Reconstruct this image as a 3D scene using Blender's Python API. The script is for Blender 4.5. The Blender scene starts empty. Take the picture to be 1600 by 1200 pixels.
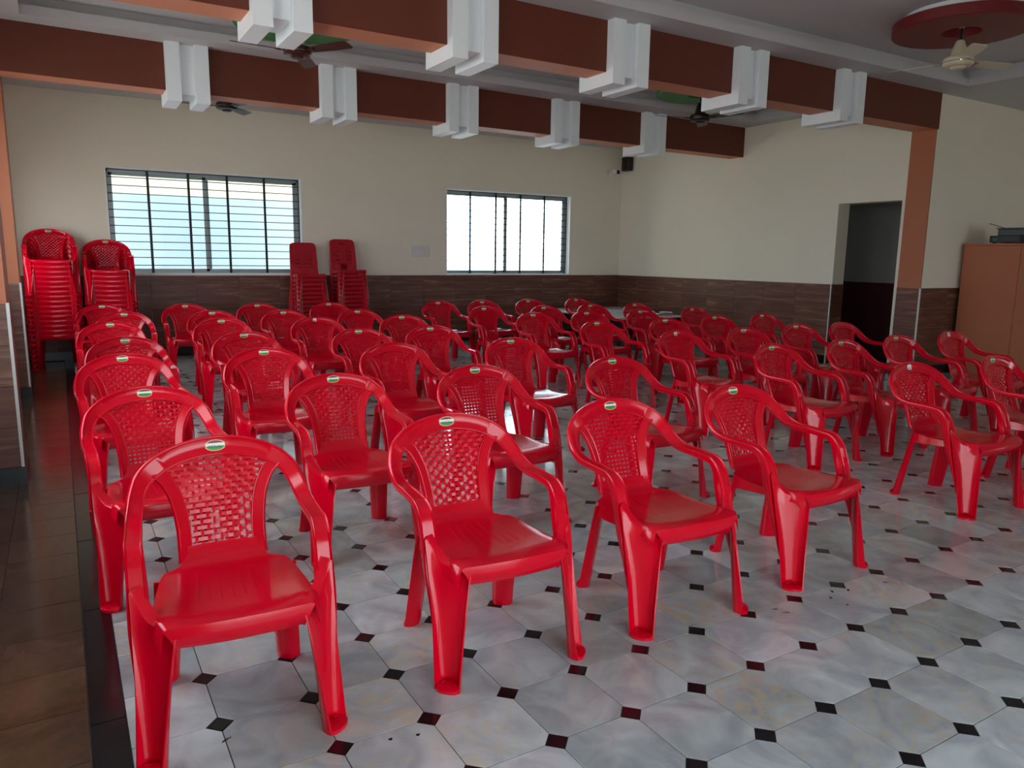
import bpy, bmesh, math, random
from mathutils import Vector, Matrix
random.seed(7)
SC = bpy.context.scene
COL = SC.collection

# ------------------------------------------------------------------ camera
cam_d = bpy.data.cameras.new('camera')
cam = bpy.data.objects.new('camera', cam_d)
COL.objects.link(cam)
CAM = Vector((-1.2386, -2.0713, 1.5047))
PITCH, ROLL, YAW = 0.168374, 0.013459, 0.539310
fw = Vector((math.sin(YAW) * math.cos(PITCH), math.cos(YAW) * math.cos(PITCH), -math.sin(PITCH)))
rt = Vector((math.cos(YAW), -math.sin(YAW), 0))
up = rt.cross(fw)
rt2 = rt * math.cos(ROLL) + up * math.sin(ROLL)
up2 = up * math.cos(ROLL) - rt * math.sin(ROLL)
m = Matrix((rt2, up2, -fw)).transposed().to_4x4()
m.translation = CAM
cam.matrix_world = m
cam_d.sensor_fit = 'HORIZONTAL'
cam_d.sensor_width = 36.0
cam_d.lens = 36.0 * 1175.711 / 1600.0
cam_d.clip_start = 0.02
cam_d.clip_end = 200
SC.camera = cam

# ------------------------------------------------------------------ sky (bright overcast day) and exposure
w = bpy.data.worlds.new('overcast_sky')
SC.world = w
w.use_nodes = True
bg = w.node_tree.nodes['Background']
bg.inputs[0].default_value = (0.80, 0.92, 1.0, 1)
bg.inputs[1].default_value = 6.2
sun_d = bpy.data.lights.new('sun', 'SUN')
sun_d.energy = 10.0
sun_d.angle = math.radians(3)
sun_d.color = (1.0, 0.95, 0.88)
sun = bpy.data.objects.new('sun', sun_d)
COL.objects.link(sun)
sun.rotation_euler = (0, math.radians(26), 0)      # high sun over the far right side, lighting the left yard only
SC.view_settings.view_transform = 'Standard'
SC.view_settings.look = 'None'
SC.view_settings.gamma = 1.0
SC.view_settings.use_curve_mapping = False
SC.view_settings.exposure = 0.08
SC.cycles.use_denoising = True
SC.cycles.max_bounces = 8
SC.cycles.diffuse_bounces = 5
SC.cycles.glossy_bounces = 4
SC.cycles.transparent_max_bounces = 12
SC.cycles.sample_clamp_indirect = 8.0


def portal(name, loc, rot, sx, sy):
    """daylight portal: guides sky light through an opening of the hall"""
    d = bpy.data.lights.new(name, 'AREA')
    d.shape = 'RECTANGLE'
    d.size, d.size_y = sx, sy
    d.cycles.is_portal = True
    o = bpy.data.objects.new(name, d)
    COL.objects.link(o)
    o.location = loc
    o.rotation_euler = rot
    return o


# ------------------------------------------------------------------ room numbers (metres)
XL, XR, XF = -1.95, 8.393, 11.5       # left wall, right wall, far right wall of the wider near part
YB, YN, YJ = 9.923, -3.4, 3.68        # back wall, wall behind the camera, wall of the jog
ZC, ZT = 3.58, 3.76                   # ceiling border, recessed ceiling
DADO = 1.16
TX, TY = 0.30, 0.3063                 # floor tile module
WIN1 = (-0.60, 2.085, 1.175, 2.64)
WIN2 = (4.575, 7.185, 1.165, 2.635)
SIDEWIN = [(0.3, 3.1, 1.15, 2.75), (4.35, 6.55, 1.15, 2.75), (7.7, 9.0, 1.15, 2.4)]
REAR = [(-1.5, 1.6, 0.0, 2.35), (8.2, 9.9, 1.1, 2.4)]  # unseen openings behind the camera; the right one added to light the jog wall
DOOR = (4.055, 5.01, 0.0, 2.30)

portal('daylight_portal', (0.74, YB + 0.21, 1.9), (math.radians(-90), 0, 0), 2.68, 1.46)
portal('daylight_portal', (5.88, YB + 0.21, 1.9), (math.radians(-90), 0, 0), 2.6, 1.46)
for (a, b, c, d) in SIDEWIN:
    portal('daylight_portal', (XL - 0.21, (a + b) / 2, (c + d) / 2), (0, math.radians(-90), 0), d - c, b - a)
for (a, b, c, d) in REAR:
    portal('daylight_portal', ((a + b) / 2, YN - 0.21, (c + d) / 2), (math.radians(90), 0, 0), b - a, d - c)


# ------------------------------------------------------------------ materials
def srgb(r, g, b):
    f = lambda c: (c / 255 / 12.92) if c <= 10 else ((c / 255 + 0.055) / 1.055) ** 2.4
    return (f(r), f(g), f(b), 1)


def mat(name, col, rough=0.5, metal=0.0, spec=0.5, noise=None, bump=None, coat=0.0):
    """principled material; noise=(scale, amount) gives a soft tonal mottling, bump=(scale, strength) fine relief"""
    mt = bpy.data.materials.new(name)
    mt.use_nodes = True
    nt = mt.node_tree
    b = nt.nodes['Principled BSDF']
    b.inputs['Base Color'].default_value = col
    b.inputs['Roughness'].default_value = rough
    b.inputs['Metallic'].default_value = metal
    b.inputs['Specular IOR Level'].default_value = spec
    b.inputs['Coat Weight'].default_value = coat
    tc = nt.nodes.new('ShaderNodeTexCoord')
    if noise:
        n = nt.nodes.new('ShaderNodeTexNoise')
        n.inputs['Scale'].default_value = noise[0]
        n.inputs['Detail'].default_value = 5
        nt.links.new(tc.outputs['Object'], n.inputs['Vector'])
        r = nt.nodes.new('ShaderNodeMapRange')
        r.inputs['To Min'].default_value = 1 - noise[1]
        r.inputs['To Max'].default_value = 1 + noise[1]
        nt.links.new(n.outputs['Fac'], r.inputs['Value'])
        mx = nt.nodes.new('ShaderNodeMix')
        mx.data_type = 'RGBA'
        mx.blend_type = 'MULTIPLY'
        mx.inputs['Factor'].default_value = 1
        mx.inputs['A'].default_value = col
        nt.links.new(r.outputs['Result'], mx.inputs['B'])
        nt.links.new(mx.outputs['Result'], b.inputs['Base Color'])
    if bump:
        n2 = nt.nodes.new('ShaderNodeTexNoise')
        n2.inputs['Scale'].default_value = bump[0]
        n2.inputs['Detail'].default_value = 4
        nt.links.new(tc.outputs['Object'], n2.inputs['Vector'])
        bp = nt.nodes.new('ShaderNodeBump')
        bp.inputs['Strength'].default_value = bump[1]
        bp.inputs['Distance'].default_value = 0.01
        nt.links.new(n2.outputs['Fac'], bp.inputs['Height'])
        nt.links.new(bp.outputs['Normal'], b.inputs['Normal'])
    return mt


def marble_mat(name, per_island, c1, c2, c3, rough):
    """polished floor marble: each tile gets its own tone, grey veins and buff clouds"""
    mt = bpy.data.materials.new(name)
    mt.use_nodes = True
    nt = mt.node_tree
    L = nt.links.new
    b = nt.nodes['Principled BSDF']
    geo = nt.nodes.new('ShaderNodeNewGeometry')
    oi = nt.nodes.new('ShaderNodeObjectInfo')
    rnd = geo.outputs['Random Per Island'] if per_island else oi.outputs['Random']
    off = nt.nodes.new('ShaderNodeVectorMath')
    off.operation = 'MULTIPLY_ADD'
    cmb = nt.nodes.new('ShaderNodeCombineXYZ')
    L(rnd, cmb.inputs['X'])
    L(rnd, cmb.inputs['Y'])
    L(cmb.outputs[0], off.inputs[0])
    off.inputs[1].default_value = (37, 91, 0)
    L(geo.outputs['Position'], off.inputs[2])
    n1 = nt.nodes.new('ShaderNodeTexNoise')
    n1.inputs['Scale'].default_value = 4.5
    n1.inputs['Detail'].default_value = 6
    n1.inputs['Distortion'].default_value = 1.2
    L(off.outputs[0], n1.inputs['Vector'])
    n2 = nt.nodes.new('ShaderNodeTexNoise')
    n2.inputs['Scale'].default_value = 9
    n2.inputs['Detail'].default_value = 8
    n2.inputs['Distortion'].default_value = 2.5
    L(off.outputs[0], n2.inputs['Vector'])
    r1 = nt.nodes.new('ShaderNodeValToRGB')
    r1.color_ramp.elements[0].position = 0.35
    r1.color_ramp.elements[1].position = 0.72
    r1.color_ramp.elements[0].color = c1
    r1.color_ramp.elements[1].color = c2
    L(n1.outputs['Fac'], r1.inputs[0])
    r2 = nt.nodes.new('ShaderNodeMapRange')
    r2.inputs['From Min'].default_value = 0.46
    r2.inputs['From Max'].default_value = 0.68
    L(n2.outputs['Fac'], r2.inputs['Value'])
    # only some tiles carry the buff staining
    w1 = nt.nodes.new('ShaderNodeTexWhiteNoise')
    w1.noise_dimensions = '1D'
    L(rnd, w1.inputs['W'])
    k = nt.nodes.new('ShaderNodeMapRange')
    k.inputs['From Min'].default_value = 0.25
    k.inputs['From Max'].default_value = 1.0
    k.inputs['To Max'].default_value = 0.9
    L(w1.outputs['Value'], k.inputs['Value'])
    mu = nt.nodes.new('ShaderNodeMath')
    mu.operation = 'MULTIPLY'
    L(r2.outputs[0], mu.inputs[0])
    L(k.outputs[0], mu.inputs[1])
    mx = nt.nodes.new('ShaderNodeMix')
    mx.data_type = 'RGBA'
    L(mu.outputs[0], mx.inputs['Factor'])
    L(r1.outputs[0], mx.inputs['A'])
    mx.inputs['B'].default_value = c3
    # tile-to-tile tone
    v = nt.nodes.new('ShaderNodeMapRange')
    v.inputs['To Min'].default_value = 0.74
    v.inputs['To Max'].default_value = 1.12
    L(rnd, v.inputs['Value'])
    m2 = nt.nodes.new('ShaderNodeMix')
    m2.data_type = 'RGBA'
    m2.blend_type = 'MULTIPLY'
    m2.inputs['Factor'].default_value = 1
    L(mx.outputs['Result'], m2.inputs['A'])
    L(v.outputs[0], m2.inputs['B'])
    L(m2.outputs['Result'], b.inputs['Base Color'])
    rr = nt.nodes.new('ShaderNodeMapRange')
    rr.inputs['To Min'].default_value = rough * 0.7
    rr.inputs['To Max'].default_value = rough * 1.5
    L(n1.outputs['Fac'], rr.inputs['Value'])
    L(rr.outputs[0], b.inputs['Roughness'])
    bp = nt.nodes.new('ShaderNodeBump')
    bp.inputs['Strength'].default_value = 0.04
    bp.inputs['Distance'].default_value = 0.01
    L(n1.outputs['Fac'], bp.inputs['Height'])
    L(bp.outputs[0], b.inputs['Normal'])
    return mt


def woodtile_mat(name, axis):
    """ceramic dado tile printed with a dark wood grain running along the wall"""
    mt = bpy.data.materials.new(name)
    mt.use_nodes = True
    nt = mt.node_tree
    L = nt.links.new
    b = nt.nodes['Principled BSDF']
    geo = nt.nodes.new('ShaderNodeNewGeometry')
    oi = nt.nodes.new('ShaderNodeObjectInfo')
    mp = nt.nodes.new('ShaderNodeMapping')
    mp.inputs['Scale'].default_value = (1.6, 20, 22) if axis == 'X' else (20, 1.6, 22)
    L(geo.outputs['Position'], mp.inputs['Vector'])
    ad = nt.nodes.new('ShaderNodeVectorMath')
    ad.operation = 'ADD'
    mulv = nt.nodes.new('ShaderNodeMath')
    mulv.operation = 'MULTIPLY'
    mulv.inputs[1].default_value = 50
    L(oi.outputs['Random'], mulv.inputs[0])
    cmb = nt.nodes.new('ShaderNodeCombineXYZ')
    for i in range(3):
        L(mulv.outputs[0], cmb.inputs[i])
    L(mp.outputs[0], ad.inputs[0])
    L(cmb.outputs[0], ad.inputs[1])
    n = nt.nodes.new('ShaderNodeTexNoise')
    n.inputs['Scale'].default_value = 1.0
    n.inputs['Detail'].default_value = 6
    n.inputs['Distortion'].default_value = 0.8
    L(ad.outputs[0], n.inputs['Vector'])
    r = nt.nodes.new('ShaderNodeValToRGB')
    e = r.color_ramp.elements
    e[0].position, e[1].position = 0.3, 0.75
    e[0].color = srgb(82, 44, 36)
    e[1].color = srgb(146, 108, 82)
    e2 = r.color_ramp.elements.new(0.55)
    e2.color = srgb(108, 66, 52)
    L(n.outputs['Fac'], r.inputs[0])
    L(r.outputs[0], b.inputs['Base Color'])
    b.inputs['Roughness'].default_value = 0.42
    bp = nt.nodes.new('ShaderNodeBump')
    bp.inputs['Strength'].default_value = 0.06
    bp.inputs['Distance'].default_value = 0.01
    L(n.outputs['Fac'], bp.inputs['Height'])
    L(bp.outputs[0], b.inputs['Normal'])
    return mt


M = {}
M['red'] = mat('red_plastic', srgb(207, 0, 33), 0.17, spec=0.4, noise=(9, 0.05), bump=(60, 0.03))
M['red_old'] = mat('faded_red_plastic', srgb(176, 12, 34), 0.38, noise=(9, 0.07), bump=(60, 0.04))
M['wall'] = mat('cream_wall_paint', srgb(232, 223, 205), 0.75, noise=(1.3, 0.03), bump=(25, 0.05))
M['ceil'] = mat('white_ceiling_paint', srgb(196, 193, 194), 0.7, noise=(1.5, 0.02))
M['white'] = mat('white_gloss_paint', srgb(238, 243, 247), 0.45, noise=(4, 0.02))
M['orange'] = mat('terracotta_paint', srgb(178, 104, 70), 0.6, noise=(2, 0.04), bump=(30, 0.04))
M['brown'] = mat('brown_beam_paint', srgb(101, 41, 21), 0.6, noise=(2, 0.04))
M['peach_lit'] = mat('peach_lit_soffit', srgb(206, 132, 96), 0.6, noise=(2, 0.04))  # soffit brightness painted in: lighter than the brown beam faces
M['skirt'] = mat('black_granite', srgb(22, 21, 24), 0.25, noise=(60, 0.3))
M['dot'] = mat('black_marble', srgb(20, 18, 22), 0.16, noise=(30, 0.25))
M['grout'] = mat('grey_grout', srgb(40, 38, 37), 0.8, noise=(20, 0.1))
M['marble'] = marble_mat('tile_marble', False, srgb(156, 160, 166), srgb(196, 200, 202), srgb(196, 176, 146), 0.095)
M['marble_far'] = marble_mat('tile_marble_far', True, srgb(156, 160, 166), srgb(196, 200, 202), srgb(196, 176, 146), 0.095)
M['border'] = marble_mat('border_marble', False, srgb(70, 49, 37), srgb(90, 70, 55), srgb(104, 70, 42), 0.15)
M['woodX'] = woodtile_mat('wood_tile_back', 'X')
M['woodY'] = woodtile_mat('wood_tile_side', 'Y')
M['trim'] = mat('white_tile_trim', srgb(205, 203, 198), 0.4, noise=(8, 0.03))
M['alu'] = mat('grey_aluminium', srgb(150, 158, 158), 0.4, metal=0.6, noise=(12, 0.04))
M['iron'] = mat('black_iron_grille', srgb(18, 22, 24), 0.45, noise=(30, 0.2))
M['dark'] = mat('black_plastic', srgb(16, 15, 17), 0.35, noise=(30, 0.15))
M['ivory'] = mat('ivory_enamel', srgb(214, 204, 176), 0.35, noise=(6, 0.03))
M['fanbrown'] = mat('brown_enamel', srgb(70, 34, 26), 0.35, noise=(6, 0.05))
M['fandark'] = mat('dark_brown_enamel', srgb(38, 26, 24), 0.4, noise=(6, 0.05))
M['chrome'] = mat('polished_metal', srgb(200, 196, 190), 0.2, metal=1.0, noise=(20, 0.03))
M['maroon'] = mat('maroon_paint', srgb(112, 24, 26), 0.45, noise=(3, 0.05))
M['green'] = mat('green_paint', srgb(58, 128, 58), 0.55, noise=(3, 0.05))
M['switch'] = mat('white_switch_plastic', srgb(214, 212, 208), 0.4, noise=(10, 0.02))
M['table'] = mat('grey_laminate', srgb(214, 216, 220), 0.22, noise=(7, 0.04))
M['paper'] = mat('white_paper', srgb(226, 226, 224), 0.7, noise=(12, 0.04))
M['cream'] = mat('cream_render', srgb(214, 200, 172), 0.8, noise=(1.2, 0.04))
M['bluewhite'] = mat('blue_white_render', srgb(186, 204, 224), 0.8, noise=(1.2, 0.03))
M['concrete'] = mat('pale_concrete', srgb(190, 188, 182), 0.85, noise=(1.5, 0.06))
M['st_cream'] = mat('sticker_cream', srgb(222, 200, 150), 0.4, noise=(40, 0.02))
M['st_red'] = mat('sticker_maroon', srgb(130, 40, 50), 0.4, noise=(40, 0.05))
M['st_white'] = mat('sticker_white', srgb(236, 236, 232), 0.4, noise=(40, 0.02))
M['st_green'] = mat('sticker_green', srgb(70, 150, 62), 0.4, noise=(40, 0.05))
M['ink'] = mat('sticker_ink', srgb(16, 40, 22), 0.5, noise=(40, 0.05))
M['led'] = mat('green_led_plastic', srgb(20, 110, 70), 0.4, noise=(30, 0.1))

gl = bpy.data.materials.new('window_glass')
gl.use_nodes = True
nt = gl.node_tree
nt.nodes.remove(nt.nodes['Principled BSDF'])
tr = nt.nodes.new('ShaderNodeBsdfTransparent')
tr.inputs[0].default_value = (0.90, 0.95, 0.97, 1)
gs = nt.nodes.new('ShaderNodeBsdfGlossy')
gs.inputs['Roughness'].default_value = 0.03
lw = nt.nodes.new('ShaderNodeLayerWeight')
lw.inputs[0].default_value = 0.12
ms = nt.nodes.new('ShaderNodeMixShader')
nt.links.new(lw.outputs['Fresnel'], ms.inputs[0])
nt.links.new(tr.outputs[0], ms.inputs[1])
nt.links.new(gs.outputs[0], ms.inputs[2])
nt.links.new(ms.outputs[0], nt.nodes['Material Output'].inputs[0])
M['glass'] = gl


# ------------------------------------------------------------------ mesh helpers
def box(bm, a, b, bev=0.0, seg=1):
    """axis box from corner a to corner b"""
    r = bmesh.ops.create_cube(bm, size=1)
    vs = r['verts']
    for v in vs:
        for i in range(3):
            v.co[i] = (a[i] + b[i]) / 2 + v.co[i] * (b[i] - a[i])
    if bev:
        es = list({e for v in vs for e in v.link_edges})
        bmesh.ops.bevel(bm, geom=es, offset=bev, segments=seg, affect='EDGES', profile=0.6)
    return vs


def cyl(bm, p0, p1, r0, r1=None, n=16, cap=True):
    r1 = r0 if r1 is None else r1
    p0, p1 = Vector(p0), Vector(p1)
    d = p1 - p0
    q = d.to_track_quat('Z', 'Y').to_matrix().to_4x4()
    mt = Matrix.Translation((p0 + p1) / 2) @ q
    bmesh.ops.create_cone(bm, cap_ends=cap, segments=n, radius1=r0, radius2=r1, depth=d.length, matrix=mt)


def lathe(bm, prof, n=24, c=(0, 0)):
    """prof: list of (radius, z), revolved about the vertical through c"""
    rings = []
    for (r, z) in prof:
        rings.append([bm.verts.new((c[0] + r * math.cos(2 * math.pi * k / n), c[1] + r * math.sin(2 * math.pi * k / n), z)) for k in range(n)])
    for a, b in zip(rings[:-1], rings[1:]):
        for k in range(n):
            bm.faces.new((a[k], a[(k + 1) % n], b[(k + 1) % n], b[k]))
    for ring, flip in ((rings[0], True), (rings[-1], False)):
        try:
            bm.faces.new(ring[::-1] if flip else ring)
        except ValueError:
            pass


def mesh(name, bm, mats, smooth=None):
    bmesh.ops.recalc_face_normals(bm, faces=bm.faces[:])
    me = bpy.data.meshes.new(name)
    bm.to_mesh(me)
    bm.free()
    for mm in (mats if isinstance(mats, (list, tuple)) else [mats]):
        me.materials.append(M[mm] if isinstance(mm, str) else mm)
    if smooth is not None:
        for p in me.polygons:
            p.use_smooth = True
        me.set_sharp_from_angle(angle=math.radians(smooth))
    return me


def obj(name, me, parent=None, loc=None, rotz=0.0):
    o = bpy.data.objects.new(name, me)
    COL.objects.link(o)
    if parent is not None:
        o.parent = parent
    if loc is not None:
        o.location = loc
    if rotz:
        o.rotation_euler = (0, 0, rotz)
    return o


def thing(name, label, cat, loc=(0, 0, 0), rotz=0.0, group=None, me=None):
    o = obj(name, me, None, loc, rotz)
    o['label'] = label
    o['category'] = cat
    if group:
        o['group'] = group
    return o


def struct(name, me, parent=None):
    o = obj(name, me, parent)
    if parent is None:
        o['kind'] = 'structure'
    return o


def slab_with_holes(bm, axis, t0, t1, u0, u1, v0, v1, holes):
    """a slab of thickness t0..t1 along `axis`, spanning u,v, with rectangular holes (u0,u1,v0,v1)"""
    us = sorted({u0, u1, *[h[0] for h in holes], *[h[1] for h in holes]})
    vs = sorted({v0, v1, *[h[2] for h in holes], *[h[3] for h in holes]})
    us = [u for u in us if u0 <= u <= u1]
    vs = [v for v in vs if v0 <= v <= v1]
    solid = {}
    for i in range(len(us) - 1):
        for j in range(len(vs) - 1):
            cu, cv = (us[i] + us[i + 1]) / 2, (vs[j] + vs[j + 1]) / 2
            solid[i, j] = not any(h[0] < cu < h[1] and h[2] < cv < h[3] for h in holes)
    P = (lambda t, u, v: (t, u, v)) if axis == 'X' else ((lambda t, u, v: (u, t, v)) if axis == 'Y' else (lambda t, u, v: (u, v, t)))
    cache = {}

    def V(t, i, j):
        k = (t, i, j)
        if k not in cache:
            cache[k] = bm.verts.new(P(t1 if t else t0, us[i], vs[j]))
        return cache[k]
    for (i, j), s in solid.items():
        if not s:
            continue
        for t in (0, 1):
            bm.faces.new((V(t, i, j), V(t, i + 1, j), V(t, i + 1, j + 1), V(t, i, j + 1)))
        for (di, dj, a, b) in ((-1, 0, (i, j), (i, j + 1)), (1, 0, (i + 1, j), (i + 1, j + 1)), (0, -1, (i, j), (i + 1, j)), (0, 1, (i, j + 1), (i + 1, j + 1))):
            if not solid.get((i + di, j + dj), False):
                bm.faces.new((V(0, *a), V(0, *b), V(1, *b), V(1, *a)))


def boxmesh(name, a, b, mt, bev=0.0, smooth=None):
    bm = bmesh.new()
    box(bm, a, b, bev)
    return mesh(name, bm, mt, smooth)


# ------------------------------------------------------------------ shell: walls, ceiling
bm = bmesh.new()
slab_with_holes(bm, 'Y', YB, YB + 0.22, XL - 0.2, XR + 0.25, -0.1, 4.0, [WIN1, WIN2])
wall_back = struct('wall_back', mesh('wall_back', bm, 'wall'))
bm = bmesh.new()
slab_with_holes(bm, 'X', XL - 0.22, XL, YN - 0.2, YB, -0.1, 4.0, SIDEWIN)
wall_left = struct('wall_left', mesh('wall_left', bm, 'wall'))
bm = bmesh.new()
slab_with_holes(bm, 'X', XR, XR + 0.25, YJ + 0.2, YB, -0.1, 4.0, [DOOR])
wall_right = struct('wall_right', mesh('wall_right', bm, 'wall'))
wall_jog = struct('wall_front_right', boxmesh('wall_jog', (XR, YJ, -0.1), (XF + 0.2, YJ + 0.2, 4.0), 'wall'))
wall_far = struct('wall_far_right', boxmesh('wall_far', (XF, YN - 0.2, -0.1), (XF + 0.2, YJ, 4.0), 'wall'))
bm = bmesh.new()
slab_with_holes(bm, 'Y', YN - 0.22, YN, XL, XF, -0.1, 4.0, REAR)
struct('wall_rear', mesh('wall_rear', bm, 'wall'))
# dim passage behind the doorway
bm = bmesh.new()
box(bm, (9.75, 3.88, -0.1), (9.9, 7.6, 2.9))  # end wall
box(bm, (XR + 0.25, 7.45, -0.1), (9.75, 7.6, 2.9))
box(bm, (XR + 0.25, 3.88, 2.7), (9.75, 7.45, 2.9))
struct('wall_passage', mesh('wall_passage', bm, mat('dull_green_grey_paint', srgb(150, 150, 142), 0.75, noise=(1.3, 0.03))))
struct('trim_1', boxmesh('passage_dado', (9.735, 3.9, 0.0), (9.75, 7.44, 1.17), mat('maroon_tile', srgb(70, 28, 34), 0.35, noise=(5, 0.1))))

bm = bmesh.new()
slab_with_holes(bm, 'Z', ZC, ZC + 0.09, XL, XF, YN, YB,
                [(-1.38, 8.27, YN + 0.4, 3.28), (-1.37, 8.10, 4.30, 6.36), (-1.37, 8.10, 7.45, 9.45)])
ceiling = struct('ceiling', mesh('ceiling', bm, 'ceil'))
bm = bmesh.new()
slab_with_holes(bm, 'Z', ZC + 0.09, ZT + 0.02, XL, XF, YN, YB,
                [(-1.46, 8.35, YN + 0.3, 3.36), (-1.45, 8.18, 4.22, 6.44), (-1.45, 8.18, 7.37, 9.53)])
obj('tray_upstand', mesh('tray_upstand', bm, 'ceil'), ceiling)
obj('recessed_panel', boxmesh('ceiling_panel', (XL, YN, ZT), (XF, YB, ZT + 0.15), 'ceil'), ceiling)
struct('roof_slab', boxmesh('roof_slab', (XL - 0.4, YN - 0.4, 4.0), (XF + 0.4, YB + 0.4, 4.2), 'concrete'))


# beams with white straps
def beam(name, label, x0, x1, y0a, y0b, wy, z0, strap_x):
    """beam along X whose front edge runs from y0a (x0) to y0b (x1)"""
    f = lambda x: y0a + (y0b - y0a) * (x - x0) / (x1 - x0)
    root = thing(name, label, 'beam')
    bm = bmesh.new()
    vs = box(bm, (x0, 0, z0), (x1, wy, ZC + 0.02), 0.006)
    for v in bm.verts:
        v.co.y += f(v.co.x)
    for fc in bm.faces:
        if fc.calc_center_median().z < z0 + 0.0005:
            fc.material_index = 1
    obj('beam_body', mesh(name + '_body', bm, ['brown', 'peach_lit']), root)
    for sx in strap_x:
        for (a, b, p, q) in ((0.0, 0.135, 0.10, 0.112), (0.275, 0.41, 0.10, 0.112)):
            bm = bmesh.new()
            yy = f(sx + (a + b) / 2)
            for (ya, yb, za, zb) in ((yy - p, yy + 0.002, z0 - q, ZC + 0.01), (yy + wy - 0.002, yy + wy + p, z0 - q, ZC + 0.01), (yy + 0.002, yy + wy - 0.002, z0 - q, z0 + 0.002)):
                box(bm, (sx + a, ya, za), (sx + b, yb, zb))
            bmesh.ops.remove_doubles(bm, verts=bm.verts[:], dist=0.0005)
            obj('strap', mesh('strap', bm, 'white'), root)
        yy = f(sx + 0.2)
        obj('recess_panel', boxmesh('recess_panel', (sx + 0.135, yy - 0.03, z0 - 0.03), (sx + 0.275, yy + wy + 0.03, ZC + 0.01), 'white'), root)
    return root


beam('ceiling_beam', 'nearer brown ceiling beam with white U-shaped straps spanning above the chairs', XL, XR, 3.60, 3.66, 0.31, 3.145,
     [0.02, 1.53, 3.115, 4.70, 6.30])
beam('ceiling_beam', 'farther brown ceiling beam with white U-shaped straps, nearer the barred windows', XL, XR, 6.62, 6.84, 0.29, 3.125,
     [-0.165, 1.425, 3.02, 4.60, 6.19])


# ------------------------------------------------------------------ dado tiles and skirting
def run_tiles(parent, axis, c, a0, a1, sign, z0=0.12, z1=DADO, rows=4, ln=0.6, mt=None):
    """dado tiles along a wall: plane coordinate c, from a0 to a1, standing proud by 8 mm toward `sign`"""
    h = (z1 - z0) / rows
    n = max(1, round((a1 - a0) / ln))
    l = (a1 - a0) / n
    g = 0.0012
    t = 0.008 * sign
    if axis == 'X':
        me = boxmesh('dado_tile', (g, 0, g), (l - g, t, h - g), mt or 'woodX', 0.0015)
    else:
        me = boxmesh('dado_tile', (0, g, g), (t, l - g, h - g), mt or 'woodY', 0.0015)
    for i in range(n):
        for r in range(rows):
            obj('tile', me, parent, (a0 + i * l, c, z0 + r * h) if axis == 'X' else (c, a0 + i * l, z0 + r * h))


run_tiles(wall_back, 'X', YB, XL, XR, -1)
run_tiles(wall_right, 'Y', XR, DOOR[1] + 0.01, YB, -1)
run_tiles(wall_jog, 'X', YJ, XR - 0.015, XF, -1)
run_tiles(wall_left, 'Y', XL, -2.0, 3.58, 1)
bm = bmesh.new()
box(bm, (XL, YB - 0.014, 0), (XR, YB, 0.12))
struct('baseboard_back', mesh('baseboard_back', bm, 'skirt'))
struct('baseboard_right', boxmesh('bb', (XR - 0.014, DOOR[1] + 0.02, 0), (XR, YB - 0.014, 0.12), 'skirt'))
struct('baseboard_front_right', boxmesh('bb', (XR + 0.03, YJ - 0.014, 0), (XF, YJ, 0.12), 'skirt'))
struct('baseboard_left', boxmesh('bb', (XL, YN, 0), (XL + 0.014, 3.58, 0.12), 'skirt'))
# thin white bead on top of the dado and up the outer corners
bm = bmesh.new()
box(bm, (XL, YB - 0.012, DADO), (WIN1[0], YB, DADO + 0.010))
box(bm, (WIN1[1], YB - 0.012, DADO), (WIN2[0], YB, DADO + 0.008))
box(bm, (WIN2[1], YB - 0.012, DADO), (XR, YB, DADO + 0.008))
struct('trim_2', mesh('trim_back', bm, 'trim'))
struct('trim_3', boxmesh('trim_right', (XR - 0.012, DOOR[1], DADO), (XR, YB, DADO + 0.008), 'trim'))
struct('trim_4', boxmesh('trim_doorcorner', (XR - 0.014, DOOR[1], 0.0), (XR + 0.02, DOOR[1] + 0.018, DADO), 'trim'))
struct('trim_5', boxmesh('trim_jog', (XR + 0.0, YJ - 0.012, DADO), (XF, YJ, DADO + 0.008), 'trim'))
# jamb linings of the doorway
bm = bmesh.new()
box(bm, (XR + 0.015, DOOR[1] - 0.010, 0), (XR + 0.25, DOOR[1], DADO))
struct('trim_6', mesh('jamb_dado', bm, 'woodX'))

# terracotta pilaster on the right wall, below the near beam
pil = struct('wall_pilaster_right', boxmesh('pilaster', (XR - 0.022, YJ + 0.001, 0.0), (XR + 0.01, 4.0, 3.2), 'orange'))
run_tiles(pil, 'Y', XR - 0.022, YJ - 0.0, 4.0, -1, rows=4, ln=0.34)
obj('corner_bead', boxmesh('corner_bead', (XR - 0.036, YJ - 0.014, 0.12), (XR - 0.018, YJ + 0.004, DADO), 'trim'), pil)
obj('skirting', boxmesh('skirting', (XR - 0.036, YJ - 0.014, 0), (XR + 0.01, 4.0, 0.12), 'skirt'), pil)
obj('corner_bead', boxmesh('corner_bead', (XR - 0.034, 3.995, 0.0), (XR + 0.01, 4.012, DADO), 'trim'), pil)


# pillars on the left
def pillar(n, xr, y0, y1):
    o = struct('wall_pillar_%s' % n, boxmesh('pillar', (XL, y0, 0), (xr, y1, 3.4), 'orange'))
    run_tiles(o, 'X', y0, XL, xr, -1, rows=4, ln=0.5, z1=1.17)
    run_tiles(o, 'Y', xr, y0, y1, 1, rows=4, ln=0.5, z1=1.17)
    bm = bmesh.new()
    box(bm, (xr - 0.004, y0 - 0.014, 0.12), (xr + 0.014, y0 + 0.006, 1.175))
    obj('corner_bead', mesh('corner_bead', bm, 'trim'), o)
    bm = bmesh.new()
    box(bm, (XL, y0 - 0.022, 0), (xr + 0.022, y1, 0.12))
    obj('skirting', mesh('skirting', bm, 'skirt'), o)


pillar('near', -1.535, 3.60, 4.0)
pillar('far', -1.585, 6.98, 7.35)


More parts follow.
